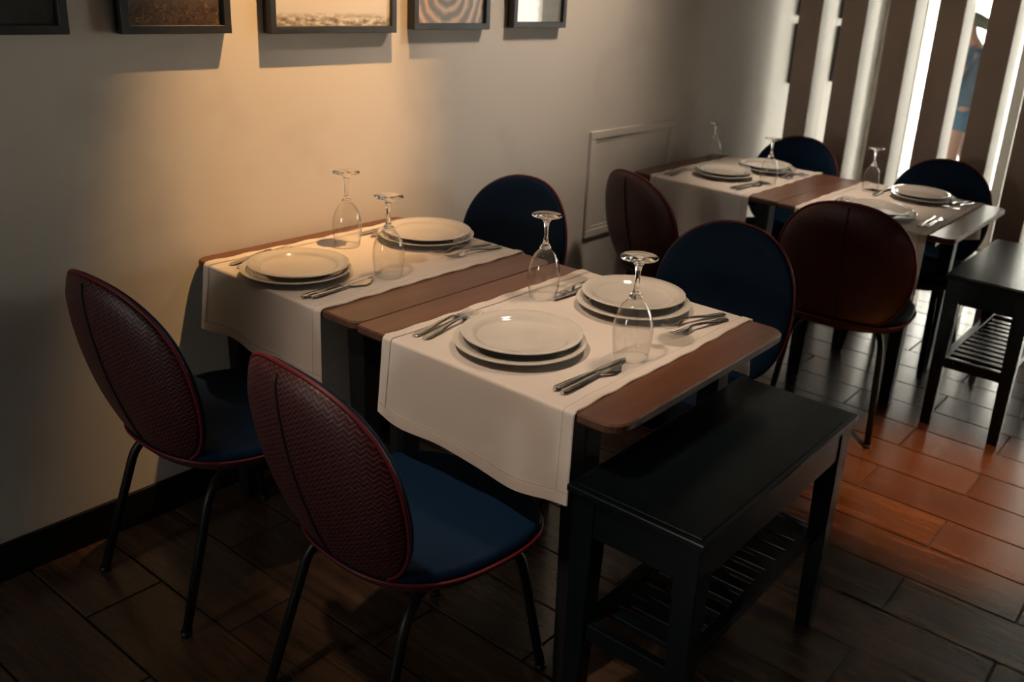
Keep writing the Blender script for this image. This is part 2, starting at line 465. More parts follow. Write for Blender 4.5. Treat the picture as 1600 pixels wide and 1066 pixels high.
# floor: wood-look tiles 60 x 20 cm, half bond, each its own piece
floor = tag(empty('floor', (0, 0, 0)), kind='structure')
boxobj('grout_bed', (-.02, XR, YB, YF, -.05, -.004), M.grout, floor)
TP, TL, TY, TX = .2, .6, .8335, 1.197
meshes = {}
def tile_mesh(l, w):
    key = (round(l, 3), round(w, 3))
    if key not in meshes:
        bm = bmesh.new(); g = .0018
        r = bmesh.ops.create_cube(bm, size=1.0)
        for v in r['verts']:
            top = v.co.z > 0
            k = g + (.0022 if top else 0)
            v.co.x = (l - k if v.co.x > 0 else k); v.co.y = (w - k if v.co.y > 0 else k); v.co.z = 0 if top else -.012
        # small eased top edge
        for v in list(bm.verts):
            if v.co.z == 0: pass
        me = bpy.data.meshes.new('floor_tile'); 
        mid = []
        bm.to_mesh(me); bm.free(); me.materials.append(M.tile); meshes[key] = me
    return meshes[key]
row0 = int(math.floor((-1.3 - TY) / TP)); row1 = int(math.ceil((YF - TY) / TP))
count = 0
XMAX = 3.6
for k in range(row0, row1):
    y = TY + k * TP
    if y >= YF: break
    w = min(TP, YF - y)
    x = TX + (0.0 if k % 2 == 0 else TL / 2)
    while x > 0: x -= TL
    while x < XMAX:
        a = max(x, 0.0); b = min(x + TL, XMAX)
        if b - a > .03:
            me = tile_mesh(b - a, w)
            o = bpy.data.objects.new('floor_tile', me); COL.objects.link(o); o.parent = floor
            o.location = (a, y, random.uniform(-.0003, .0003)); count += 1
        x += TL
# the floor goes on outside the view in one piece
bm = bmesh.new(); box(bm, 0, XR, YB, TY + row0 * TP, -.012, 0); box(bm, XMAX, XR, TY + row0 * TP, YF, -.012, 0)
tag(obj('floor_tiles_beyond', bm, M.tile, floor), kind='stuff')
print('tiles', count)

# vertical fins of the screen
for i in range(7):
    x0 = .147 + .2385 * i if i < 5 else 1.101 + .226 * (i - 4)
    bm = bmesh.new()
    fs = box(bm, x0, x0 + .127, 3.80, 3.975, 0, CEIL, .0015)
    bm.faces.ensure_lookup_table()
    bm.normal_update()
    for f in bm.faces:
        f.material_index = 0 if f.normal.y < -.9 else 1
    o = obj('screen_fin', bm, [M.fin_face, M.fin_side])
    ordn = ['first', 'second', 'third', 'fourth', 'fifth', 'sixth', 'seventh', 'eighth', 'ninth', 'tenth'][i]
    tag(o, 'tall taupe vertical fin with white sides, %s of the screen counted from the left wall' % ordn, 'screen fin', 'vertical fins of the room screen')

# raised access panel on the left wall
pan = tag(empty('access_panel', (0, 2.54, .47)), 'cream moulded rectangular access panel on the wall behind the red chairs', 'panel')
y0, y1, z0, z1 = -.34, .335, 0, .47
bm = bmesh.new()
for (a, b, c, d) in ((y0, y1, z0, z0 + .035), (y0, y1, z1 - .035, z1), (y0, y0 + .035, z0 + .035, z1 - .035), (y1 - .035, y1, z0 + .035, z1 - .035)):
    box(bm, .0, .015, a, b, c, d, .004)
for (a, b, c, d) in ((y0 + .035, y1 - .035, z0 + .035, z0 + .05), (y0 + .035, y1 - .035, z1 - .05, z1 - .035), (y0 + .035, y0 + .05, z0 + .05, z1 - .05), (y1 - .05, y1 - .035, z0 + .05, z1 - .05)):
    box(bm, .0, .009, a, b, c, d, .003)
obj('panel_moulding', bm, M.wall, pan)
bm = bmesh.new(); box(bm, 0, .006, y0 + .05, y1 - .05, z0 + .05, z1 - .05)
obj('panel_board', bm, M.wall, pan)

# light switch by the far corner
sw = tag(empty('light_switch', (0, 5.38, 1.26)), 'small white light switch on the left wall near the far window', 'switch')
bm = bmesh.new(); box(bm, 0, .008, -.04, .04, 0, .12, .003); obj('switch_plate', bm, M.pvc, sw)
bm = bmesh.new(); box(bm, .008, .013, -.018, .018, .03, .09, .002); obj('rocker', bm, M.pvc, sw)

# ceiling lamps (fittings of the spots above)
for i, s in enumerate(SPOTS):
    t = tag(empty('ceiling_spotlight', (s[0][0], s[0][1], CEIL)), kind=None)
    tag(t, 'recessed round ceiling spotlight ' + ['above the wall-side table', 'above the seam of the near tables', 'above the open floor beside the bench', 'above the far row of tables', 'between the two table rows', 'in front of the foreground table'][i], 'spotlight', 'recessed ceiling spotlights')
    bm = bmesh.new(); lathe(bm, [(.036, -.002), (.036, -.014), (.052, -.012), (.056, -.004), (.056, 0)], 24); obj('trim_ring', bm, M.lampcan, t, True)
    bm = bmesh.new(); lathe(bm, [(0, -.004), (.035, -.004), (.035, -.001)], 24); obj('lamp_lens', bm, M.glow, t, True)

# ------------------------------------------------------------------ framed pictures
def picture(y0, y1, z0, z1, kind, label, group, depth=.035, fw=.021):
    t = tag(empty('framed_picture', (0, (y0 + y1) / 2, z0)), label, 'picture', group)
    h = (y1 - y0) / 2; H = z1 - z0
    bm = bmesh.new()
    # mitred frame: outer/inner loops at back, front, and recess
    loops = []
    for (x, o_) in ((.002, 0), (depth, 0), (depth, fw), (depth - .016, fw)):
        loops.append([bm.verts.new((x, a, b)) for a, b in ((-h + o_, o_), (h - o_, o_), (h - o_, H - o_), (-h + o_, H - o_))])
    for a, b in zip(loops, loops[1:]):
        for i in range(4):
            bm.faces.new((a[i], a[(i + 1) % 4], b[(i + 1) % 4], b[i]))
    bm.faces.new(loops[0])
    es = [e for e in bm.edges if all(abs(v.co.x - depth) < 1e-5 for v in e.verts)]
    bmesh.ops.bevel(bm, geom=es, offset=.0015, segments=1, affect='EDGES')
    obj('frame', bm, M.frame, t)
    bm = bmesh.new()
    vs = [bm.verts.new((depth - .012, a, b)) for a, b in ((-h + fw, fw), (h - fw, fw), (h - fw, H - fw), (-h + fw, H - fw))]
    vb = [bm.verts.new((depth - .017, v.co.y, v.co.z)) for v in vs]
    f = bm.faces.new(vs); bm.faces.new(vb[::-1])
    for i in range(4): bm.faces.new((vs[i], vs[(i + 1) % 4], vb[(i + 1) % 4], vb[i]))
    uvl = bm.loops.layers.uv.new('uv')
    for ff in bm.faces:
        for l in ff.loops:
            l[uvl].uv = ((l.vert.co.y + h - fw) / (2 * h - 2 * fw), (l.vert.co.z - fw) / (H - 2 * fw))
    obj('print', bm, print_mat('print_' + kind, kind), t)
    return t
G = 'row of black framed pictures above the near tables'
ZB = 1.362
picture(-.36, .078, ZB - .002, ZB + .32, 'dark', 'black framed near-black picture at the left edge of the photo', G)
picture(.203, .502, ZB - .003, ZB + .42, 'grass', 'black framed picture of golden dry grass', G)
picture(.622, 1.086, ZB - .006, ZB + .34, 'shore', 'wide black framed pale misty picture above the wall-side table', G)
picture(1.160, 1.518, ZB + .002, ZB + .36, 'arcs', 'black framed abstract picture with orange and grey arcs', G)
picture(1.644, 1.950, ZB + .006, ZB + .42, 'halves', 'black framed picture split into pale and dark halves, right end of row', G)
G2 = 'small black framed pictures behind the fins'
picture(4.09, 4.40, 1.052, 1.380, 'pale', 'black framed pale yellow picture left of the first fin, lower one', G2)
picture(4.09, 4.40, 1.425, 1.75, 'dark', 'black framed dark picture left of the first fin, upper one', G2)
picture(4.70, 5.02, 1.034, 1.366, 'dark', 'black framed dark picture seen between first and second fin, lower one', G2)
picture(4.70, 5.02, 1.411, 1.74, 'pale', 'black framed picture seen between first and second fin, upper one', G2)

# ------------------------------------------------------------------ tables
TH = .75
def rounded_slab(bm, x0, x1, y0, y1, z0, z1, radii, seg=6):
    """radii for corners (x0y0, x1y0, x1y1, x0y1)"""
    pts = []
    cs = [((x0, y0), 1, 1, pi), ((x1, y0), -1, 1, 1.5 * pi), ((x1, y1), -1, -1, 0), ((x0, y1), 1, -1, .5 * pi)]
    for (c, sx, sy, a0), r in zip(cs, radii):
        cx, cy = c[0] + sx * r, c[1] + sy * r
        for i in range(seg + 1):
            a = a0 + (pi / 2) * i / seg
            pts.append((cx + r * cos(a), cy + r * sin(a)))
    e = .004
    def ring(inset, z):
        out = []
        mx, my = (x0 + x1) / 2, (y0 + y1) / 2
        for x, y in pts:
            out.append(bm.verts.new((x - inset * (1 if x > mx else -1), y - inset * (1 if y > my else -1), z)))
        return out
    rs = [ring(e * .6, z0), ring(0, z0 + e), ring(0, z1 - e), ring(e * .7, z1)]
    for a, b in zip(rs, rs[1:]):
        for i in range(len(a)):
            j = (i + 1) % len(a)
            f = bm.faces.new((a[i], a[j], b[j], b[i])); f.material_index = 1
    bm.faces.new(rs[0][::-1]); f = bm.faces.new(rs[-1]); f.material_index = 0
def taper_leg(bm, x, y, ztop, wt, wb, z0=0.):
    a = [bm.verts.new((x + sx * wb / 2, y + sy * wb / 2, z0)) for sx, sy in ((-1, -1), (1, -1), (1, 1), (-1, 1))]
    b = [bm.verts.new((x + sx * wt / 2, y + sy * wt / 2, ztop)) for sx, sy in ((-1, -1), (1, -1), (1, 1), (-1, 1))]
    for i in range(4): bm.faces.new((a[i], a[(i + 1) % 4], b[(i + 1) % 4], b[i]))
    bm.faces.new(a[::-1]); bm.faces.new(b)
    es = [e for e in bm.edges if abs(e.verts[0].co.z - e.verts[1].co.z) > .1 and e.verts[0] in a + b]
    bmesh.ops.bevel(bm, geom=es, offset=.003, segments=1, affect='EDGES')
def table(x0, x1, y0, y1, label, radii, group, ixl=.04, ixr=.04, iy=.05):
    cx, cy = (x0 + x1) / 2, (y0 + y1) / 2
    t = tag(empty('dining_table', (cx, cy, 0)), label, 'table', group)
    a, b, c, d = x0 - cx, x1 - cx, y0 - cy, y1 - cy
    bm = bmesh.new(); rounded_slab(bm, a, b, c, d, TH - .022, TH, radii)
    obj('tabletop', bm, [M.table, M.edge], t)
    bm = bmesh.new(); i = .085
    for dd in ((a + i, b - i, c + i, c + i + .02), (a + i, b - i, d - i - .02, d - i), (a + i, a + i + .02, c + i + .02, d - i - .02), (b - i - .02, b - i, c + i + .02, d - i - .02)):
        box(bm, *dd, TH - .060, TH - .022)
    obj('apron', bm, M.black_leg, t)
    for sx in (0, 1):
        for sy in (0, 1):
            bm = bmesh.new()
            taper_leg(bm, (b - ixr - .031) if sx else (a + ixl + .031), (d - iy - .031) if sy else (c + iy + .031), TH - .0225, .062, .044)
            obj('leg', bm, M.black_leg, t)
    return t
GT = 'brown veneer dining tables on black legs'
table(.004, .690, .362, 1.116, 'brown wooden table against the wall under the warm light', (.03, .035, .035, .03), GT, .05, .035)
table(.693, 1.458, .360, 1.116, 'brown wooden table in the foreground, open end next to the black bench', (.006, .045, .045, .006), GT, .04, .115, .06)
table(.062, .772, 2.462, 3.205, 'brown wooden table of the far row, on the wall side', (.03, .01, .01, .03), GT, .05, .05)
table(.775, 1.486, 2.450, 3.205, 'brown wooden table of the far row, away from the wall', (.006, .03, .03, .006), GT, .10, .14, .10)

# ------------------------------------------------------------------ linen runners
def runner(x0, x1, y0, y1, drop0, drop1, label, seed, fold=.006, hemwave=.010, slant=0.):
    """cloth lying across a table from near edge y0 to far edge y1, hanging over both"""
    rnd = random.Random(seed)
    cx = (x0 + x1) / 2
    t = tag(empty('table_runner', (cx, y0, TH)), label, 'table runner', 'white linen runners across the tables')
    nx = 56
    R = .008; thick = .0016
    top = TH + .0012
    L = y1 - y0
    # arc-length stations: near hang, bend, top, bend, far hang
    st = []
    for i in range(25): st.append(('n', 1 - i / 24))
    for i in range(1, 6): st.append(('bn', i / 6))
    for i in range(61): st.append(('t', i / 60))
    for i in range(1, 6): st.append(('bf', i / 6))
    for i in range(15): st.append(('f', i / 14))
    ph = [rnd.uniform(0, 6.28) for _ in range(8)]
    def P(u, s):
        k, v = s
        x = x0 + (x1 - x0) * u
        # slightly uneven long edges
        def edge(yy):
            e = .0018 * sin(yy * 13 + ph[0]) + .0012 * sin(yy * 43 + ph[1])
            return e * (1 if u > .5 else -1) * abs(2 * u - 1) ** 3
        wr = .0011 * (1 + sin(x * 37 + ph[2])) * max(0, abs(2 * u - 1) - .75) * 4
        if k == 't':
            y = y0 + L * v
            lift = max(0, abs(2 * u - 1) - .86) / .14
            ripple = .0016 * lift * (1 + sin(y * 60 + ph[3]) * .9)
            return Vector((x + edge(y), y, top + .0004 + ripple))
        near = k in ('n', 'bn')
        yy = y0 if near else y1; sg = -1 if near else 1
        dr = drop0 if near else drop1
        dr = dr * (1 + .05 * sin(u * 5.0 + ph[4]) + slant * (u - .5)) 
        if k in ('bn', 'bf'):
            a = (1 - v if near else v) * pi / 2
            return Vector((x + edge(yy), yy + sg * R * sin(a) , top - R * (1 - cos(a)) + .0004))
        d = v
        z = top - R - d * dr
        amp = fold * d ** 1.2
        wave = amp * (sin(u * 9.5 + ph[5]) + .6 * sin(u * 17 + ph[6])) + .012 * d
        flare = .006 * d * (1 if u > .5 else -1) * abs(2 * u - 1) ** 2
        return Vector((x + edge(yy) + flare, yy + sg * (R + max(wave, -.004)), z + hemwave * d * .6 * sin(u * 12 + ph[7])))
    bm = bmesh.new()
    g = [[bm.verts.new(P(i / nx, s) - Vector((cx, y0, TH))) for i in range(nx + 1)] for s in st]
    for a, b in zip(g, g[1:]):
        for i in range(nx): bm.faces.new((a[i], a[i + 1], b[i + 1], b[i]))
    o = obj('cloth', bm, M.linen, t, True)
    # stitched double hem along the hanging edges: a raised border strip
    bm = bmesh.new()
    def strip(cells, off=.0011):
        for a, b, c, d in cells:
            bm.faces.new((a, b, c, d))
    hem = .028
    w = x1 - x0; uh = hem / w
    def off_pt(u, s):
        p = P(u, s); e = .004
        du = P(min(1, u + e), s) - P(max(0, u - e), s)
        idx = st.index(s); n2 = P(u, st[min(idx + 1, len(st) - 1)]) - P(u, st[max(idx - 1, 0)])
        n = du.cross(n2); n.normalize()
        return p + n * .0022 - Vector((cx, y0, TH))
    for us in ((0.002, uh), (1 - uh, .998)):
        ks = (0, .5, .93, 1.0) if us[0] < .5 else (0, .07, .5, 1.0)
        cols = [[bm.verts.new(off_pt(us[0] + (us[1] - us[0]) * k, s)) for k in ks] for s in st]
        for a, b in zip(cols, cols[1:]):
            for i in range(3):
                f = bm.faces.new((a[i], a[i + 1], b[i + 1], b[i]))
                if i == (2 if us[0] < .5 else 0): f.material_index = 1
    for part, dr in (('n', drop0), ('f', drop1)):
        rows = [(part, 1 - (hem / dr) * q) for q in (0, .5, .93, 1.0)]
        vv = []
        for s in rows:
            row = []
            for i in range(nx + 1):
                u = .002 + .996 * i / nx
                p = P(u, s); e = .004
                du = P(min(1, u + e), s) - P(max(0, u - e), s)
                dz = P(u, (part, s[1] - .02)) - P(u, (part, s[1] + .02) if s[1] < .97 else s)
                n = du.cross(dz); n.normalize()
                if part == 'f': n = -n if n.y < 0 else n
                else: n = -n if n.y > 0 else n
                row.append(bm.verts.new(p + n * .0024 - Vector((cx, y0, TH))))
            vv.append(row)
        for q, (a, b) in enumerate(zip(vv, vv[1:])):
            for i in range(nx):
                f = bm.faces.new((a[i], a[i + 1], b[i + 1], b[i]))
                if q == 2: f.material_index = 1
    h = obj('hem', bm, [M.linen_hem, M.stitch], t, True)
    return t
runner(.064, .566, .362, 1.116, .182, .16, 'white linen runner across the wall-side table under the warm light', 3, .006)
runner(.797, 1.355, .360, 1.116, .198, .16, 'white linen runner across the foreground table beside the black bench', 5, .006, .012, .05)
runner(.165, .650, 2.462, 3.205, .235, .16, 'white linen runner with deep folds across the far wall-side table', 11, .016, .012)
runner(.862, 1.392, 2.450, 3.205, .225, .16, 'white linen runner across the far table nearest the fins', 17, .010)
CT = TH + .0036      # top of the cloth

# ------------------------------------------------------------------ plates
def plate_profile(R):
    # underside, foot ring, rim, well: (r, z)
    return [(0, .004), (R * .52, .004), (R * .55, .0), (R * .60, .0), (R * .62, .004), (R * .72, .008), (R * .97, .0175), (R, .0195), (R * 1.0, .0215), (R * .985, .0222),
            (R * .82, .0170), (R * .765, .0130), (R * .735, .0085), (R * .70, .0066), (R * .3, .0062), (0, .006)]
def make_plate(R, name):
    bm = bmesh.new(); lathe(bm, plate_profile(R), 72)
    return obj(name, bm, M.china, None, True, 60)
S = [ # key, lower centre, upper centre, scale, words
    ('1n', (.304, .480), (.311, .484), .97, 'near side of the wall-side table'),
    ('1f', (.276, .990), (.284, .986), .99, 'far side of the wall-side table'),
    ('2n', (1.057, .534), (1.054, .544), 1.03, 'near side of the foreground table'),
    ('2f', (1.085, .959), (1.071, .979), 1.01, 'far side of the foreground table'),
    ('3n', (.385, 2.712), (.388, 2.703), .90, 'near side of the far wall-side table'),
    ('3f', (.454, 3.010), (.445, 3.005), .90, 'far side of the far wall-side table'),
    ('4n', (1.150, 2.593), (1.151, 2.575), .95, 'near side of the far table nearest the fins'),
    ('4f', (1.177, 3.045), (1.166, 3.035), .92, 'far side of the far table nearest the fins'),
]
pl = make_plate(.150, 'dinner_plate'); pu = make_plate(.137, 'dinner_plate')
first = True
for key, lo, up, sc, words in S:
    a = pl if first else copy_thing(pl, (0, 0, 0)); b = pu if first else copy_thing(pu, (0, 0, 0))
    a.location = (lo[0], lo[1], CT); a.scale = (sc, sc, 1)
    b.location = (up[0], up[1], CT + .0145); b.scale = (sc, sc, 1)
    tag(a, 'wider lower china plate on the ' + words, 'plate', 'lower plates of the place settings')
    tag(b, 'smaller upper china plate on the ' + words, 'plate', 'upper plates of the place settings')
    first = False

# ------------------------------------------------------------------ wine glasses standing upside down
def wine_glass(label):
    t = tag(empty('wine_glass', (0, 0, 0)), label, 'wine glass', 'upturned wine glasses on the runners')
    bowl = [(.0395, 0), (.0425, .018), (.0455, .040), (.0468, .060), (.0460, .078), (.0430, .096), (.0375, .113), (.0290, .128), (.0190, .139), (.0110, .1450), (.0, .1475)]
    bm = bmesh.new(); lathe(bm, bowl, 48)
    inner = [(max(r - .0011, 0), z if i < len(bowl) - 1 else z - .002) for i, (r, z) in enumerate(bowl)]
    inner[-1] = (0, .1445)
    lathe(bm, inner, 48)
    a = [v for v in bm.verts if abs(v.co.z) < 1e-6]
    ro = sorted([v for v in a if math.hypot(v.co.x, v.co.y) > .039], key=lambda v: math.atan2(v.co.y, v.co.x))
    ri = sorted([v for v in a if math.hypot(v.co.x, v.co.y) <= .039], key=lambda v: math.atan2(v.co.y, v.co.x))
    for i in range(48): bm.faces.new((ro[i], ro[(i + 1) % 48], ri[(i + 1) % 48], ri[i]))
    obj('bowl', bm, M.bowl, t, True)
    st = [(0, .1430), (.0090, .1446), (.0135, .1430), (.0160, .1450), (.0165, .1480), (.0130, .1515), (.0128, .1535), (.0095, .1570), (.0072, .165), (.0058, .178), (.0055, .192), (.0062, .206), (.0085, .219), (.0140, .2280), (.0260, .2345), (.0385, .2372), (.0425, .2385), (.0432, .2405), (.0420, .2420), (.020, .2424), (0, .2420)]
    # stem and foot are one solid piece of glass
    bm = bmesh.new(); lathe(bm, st, 40)
    obj('stem_and_foot', bm, M.stemg, t, True)
    return t
GL = [((1.274, .671), 'upturned wine glass nearest the camera, beside the knives on the foreground table'),
      ((.870, .845), 'upturned wine glass at the far left corner of the foreground runner'),
      ((.475, .656), 'upturned wine glass between the plates on the wall-side table, nearer one'),
      ((.176, .760), 'upturned wine glass closest to the wall on the wall-side table'),
      ((.150, 3.030), 'upturned wine glass closest to the wall on the far row of tables'),
      ((.599, 2.724), 'upturned wine glass by the runner edge on the far wall-side table'),
      ((.957, 3.000), 'upturned wine glass on the far table nearest the fins')]
g0 = wine_glass(GL[0][1]); g0.location = (*GL[0][0], CT)
for (p, l), gs in zip(GL[1:], (.93, .93, .93, .74, .84, .79)):
    g = copy_thing(g0, (*p, CT), 0, l, gs)

# ------------------------------------------------------------------ cutlery (built along +y, handle end at 0)
def ribbon(bm, sta, mi=0):
    """sta: (y, halfwidth, z, thickness); a closed bevelled bar"""
    rings = []
    for y, w, z, th, *xo in sta:
        x = xo[0] if xo else 0
        prof = [(-w, 0), (-w * .75, th * .5), (0, th * .62), (w * .75, th * .5), (w, 0), (w * .7, -th * .5), (-w * .7, -th * .5)]
        rings.append([bm.verts.new((x + a, y, z + b)) for a, b in prof])
    for a, b in zip(rings, rings[1:]):
        for i in range(7): bm.faces.new((a[i], a[(i + 1) % 7], b[(i + 1) % 7], b[i]))
    bm.faces.new(rings[0][::-1]); bm.faces.new(rings[-1])
def make_fork():
    t = empty('fork', (0, 0, 0)); bm = bmesh.new()
    ribbon(bm, [(0, .006, .0018, .003), (.01, .0095, .002, .0035), (.05, .008, .004, .0035), (.09, .0045, .009, .004), (.12, .0036, .011, .0045), (.135, .004, .010, .004)])
    obj('handle', bm, M.steel, t, True, 50)
    bm = bmesh.new()
    ribbon(bm, [(.133, .0045, .0102, .004), (.142, .0095, .0075, .0022), (.152, .0122, .0048, .0018), (.160, .0125, .0036, .0016)])
    for k in range(4):
        x = -.0108 + k * .0072
        ribbon(bm, [(.159, .0017, .0036, .0016, x), (.175, .0014, .0032, .0015, x), (.192, .0012, .0052, .0014, x * .96), (.202, .0006, .0082, .001, x * .94)])
    obj('tines', bm, M.steel, t, True, 50)
    return t
def make_knife(fish=False):
    t = empty('fish_knife' if fish else 'table_knife', (0, 0, 0)); bm = bmesh.new()
    ribbon(bm, [(0, .005, .0028, .005), (.008, .009, .0032, .006), (.05, .0085, .0034, .006), (.095, .0055, .0036, .006), (.118, .0045, .0036, .0055)])
    obj('handle', bm, M.steel, t, True, 50)
    bm = bmesh.new()
    if fish: ribbon(bm, [(.117, .0045, .0034, .004), (.128, .009, .003, .0022, .003), (.15, .0165, .0026, .0016, .005), (.172, .0150, .0024, .0014, .003), (.192, .0062, .0022, .0012, -.003), (.205, .0008, .002, .001, -.008)])
    else: ribbon(bm, [(.117, .0045, .0034, .004), (.126, .0085, .003, .0024), (.16, .0095, .0028, .0018), (.20, .0090, .0026, .0015), (.222, .0055, .0024, .0012, -.002), (.230, .001, .0022, .001, -.005)])
    obj('blade', bm, M.steel, t, True, 50)
    return t
fork0 = make_fork(); knife0 = make_knife(); fknife0 = make_knife(True)
used = set()
def lay(proto, p, rz, label, cat, group):
    if proto.name in used: t = copy_thing(proto, (p[0], p[1], CT + .0006), rz, None, 1.08)
    else: used.add(proto.name); t = proto; t.location = (p[0], p[1], CT + .0006); t.rotation_euler = (0, 0, rz); t.scale = (1.08,) * 3
    tag(t, label, cat, group)
# positions: (kind, handle end xy, angle deg (0 = pointing +y), words)
CUT = [
    ('f', (.128, .395), 8, 'fork nearer the wall, left of the plates on the near side of the wall-side table'),
    ('f', (.163, .395), 10, 'fork half under the plate rim on the near side of the wall-side table'),
    ('fk', (.487, .388), 3, 'fish knife right of the plates on the near side of the wall-side table'),
    ('k', (.471, .372), 4, 'table knife beside the near plates on the wall-side table'),
    ('f', (.447, 1.100), 170, 'fork closer to the plates, far side of the wall-side table'),
    ('f', (.492, 1.100), 174, 'fork closer to the runner edge, far side of the wall-side table'),
    ('k', (.110, 1.100), 182, 'knife near the wall behind the glass on the wall-side table'),
    ('fk', (.140, 1.085), 183, 'fish knife left of the far plates on the wall-side table'),
    ('f', (.848, .400), 5, 'outer fork with glinting tines left of the near plates on the foreground table'),
    ('f', (.877, .405), 7, 'inner fork left of the near plates on the foreground table'),
    ('fk', (1.286, .402), 0, 'fish knife right of the near plates on the foreground table'),
    ('k', (1.264, .404), -3, 'table knife next to the near plates on the foreground table'),
    ('f', (1.287, 1.092), 163, 'upper of the two wavy forks right of the far plates on the foreground table'),
    ('f', (1.310, 1.064), 170, 'lower of the two wavy forks right of the far plates on the foreground table'),
    ('f', (.885, 1.090), 184, 'fork left of the far plates behind the glass on the foreground table'),
    ('k', (.920, 1.085), 178, 'knife left of the far plates on the foreground table'),
    ('f', (.205, 2.50), 3, 'outer fork on the near side of the far wall-side table'),
    ('f', (.235, 2.50), 3, 'inner fork on the near side of the far wall-side table'),
    ('k', (.540, 2.50), -3, 'knife right of the plates on the near side of the far wall-side table'),
    ('fk', (.565, 2.50), -3, 'fish knife at the runner edge on the near side of the far wall-side table'),
    ('f', (.600, 3.10), 172, 'fork closer to the far plates on the far wall-side table'),
    ('f', (.627, 3.09), 174, 'fork at the runner edge on the far side of the far wall-side table'),
    ('k', (1.330, 2.52), 2, 'brightly lit table knife on the far table nearest the fins'),
    ('fk', (1.352, 2.54), 0, 'brightly lit fish knife at the runner edge of the far table nearest the fins'),
    ('f', (.955, 2.56), 4, 'outer fork left of the near plates on the far table nearest the fins'),
    ('f', (.985, 2.56), 4, 'inner fork left of the near plates on the far table nearest the fins'),
    ('f', (1.325, 3.17), 172, 'fork closer to the far plates on the far table nearest the fins'),
    ('f', (1.355, 3.16), 174, 'fork at the runner edge behind the knives of the far table nearest the fins'),
    ('k', (1.000, 3.16), 181, 'knife left of the far plates on the far table nearest the fins'),
]
for k, p, a, l in CUT:
    proto = {'f': fork0, 'k': knife0, 'fk': fknife0}[k]
    lay(proto, p, radians(a), l, 'fork' if k == 'f' else 'knife', 'forks of the place settings' if k == 'f' else 'knives of the place settings')

# ------------------------------------------------------------------ chairs (facing +y, origin on the floor)
HW, HH, ZC = .235, .238, .640
def back_y(x, z):
    t = (z - (ZC - HH)) / (2 * HH)
    return -.165 - .125 * t - .02 * sin(pi * t) + .060 * (x / HW) ** 2 * (0.55 + .45 * t)
def sup(th, a, b, n=2.25):
    c, s_ = cos(th), sin(th)
    return a * math.copysign(abs(c) ** (2 / n), c), b * math.copysign(abs(s_) ** (2 / n), s_)
def dish(bm, off, bulge, inset=0., rings=9, seg=72, uvl=None, a=HW, b=HH, edge=0.):
    """an elliptical skin following the curved back, pushed by `off` along y (+ = front) with a soft bulge"""
    g = []
    for r in range(rings + 1):
        k = r / rings
        ring = []
        for i in range(seg):
            x, z = sup(2 * pi * i / seg, (a - inset) * k, (b - inset) * k)
            if r == 0 and i > 0: ring.append(g0v); continue
            y = back_y(x, ZC + z) + off + bulge * math.sqrt(max(0, 1 - k ** 4)) 
            v = bm.verts.new((x, y, ZC + z))
            if r == 0: g0v = v
            ring.append(v)
        g.append(ring)
    for r in range(rings):
        for i in range(seg):
            j = (i + 1) % seg
            if r == 0: bm.faces.new((g[0][0], g[1][i], g[1][j]))
            else: bm.faces.new((g[r][i], g[r][j], g[r + 1][j], g[r + 1][i]))
    return g
def bridge(bm, a, b):
    n = len(a)
    for i in range(n): bm.faces.new((a[i], a[(i + 1) % n], b[(i + 1) % n], b[i]))
def add_uv(bm):
    l_ = bm.loops.layers.uv.new('uv')
    for f in bm.faces:
        for l in f.loops: l[l_].uv = (l.vert.co.x * 1.04 + 1.0, l.vert.co.z + 1.0)
def rim_pts(off, grow=0., seg=72):
    out = []
    for i in range(seg):
        x, z = sup(2 * pi * i / seg, HW + grow, HH + grow)
        out.append((x, back_y(x, ZC + z) + off, ZC + z))
    return out
def seat_outline(k, seg=72):
    out = []
    for i in range(seg):
        x, y = sup(2 * pi * i / seg, .240 * k, .240 * k, 2.5)
        x *= 1 + .06 * (y / .24)          # a little wider towards the front
        out.append((x, y + .035))
    return out
def seat_z(x, y):
    # dips in the middle, curls up at the rear, rolls off in front
    yy = (y - .035) / .24
    return .452 - .010 * (1 - (x / .24) ** 2) * (1 - yy * yy) + .012 * max(0, -yy) ** 3 - .012 * max(0, yy) ** 3
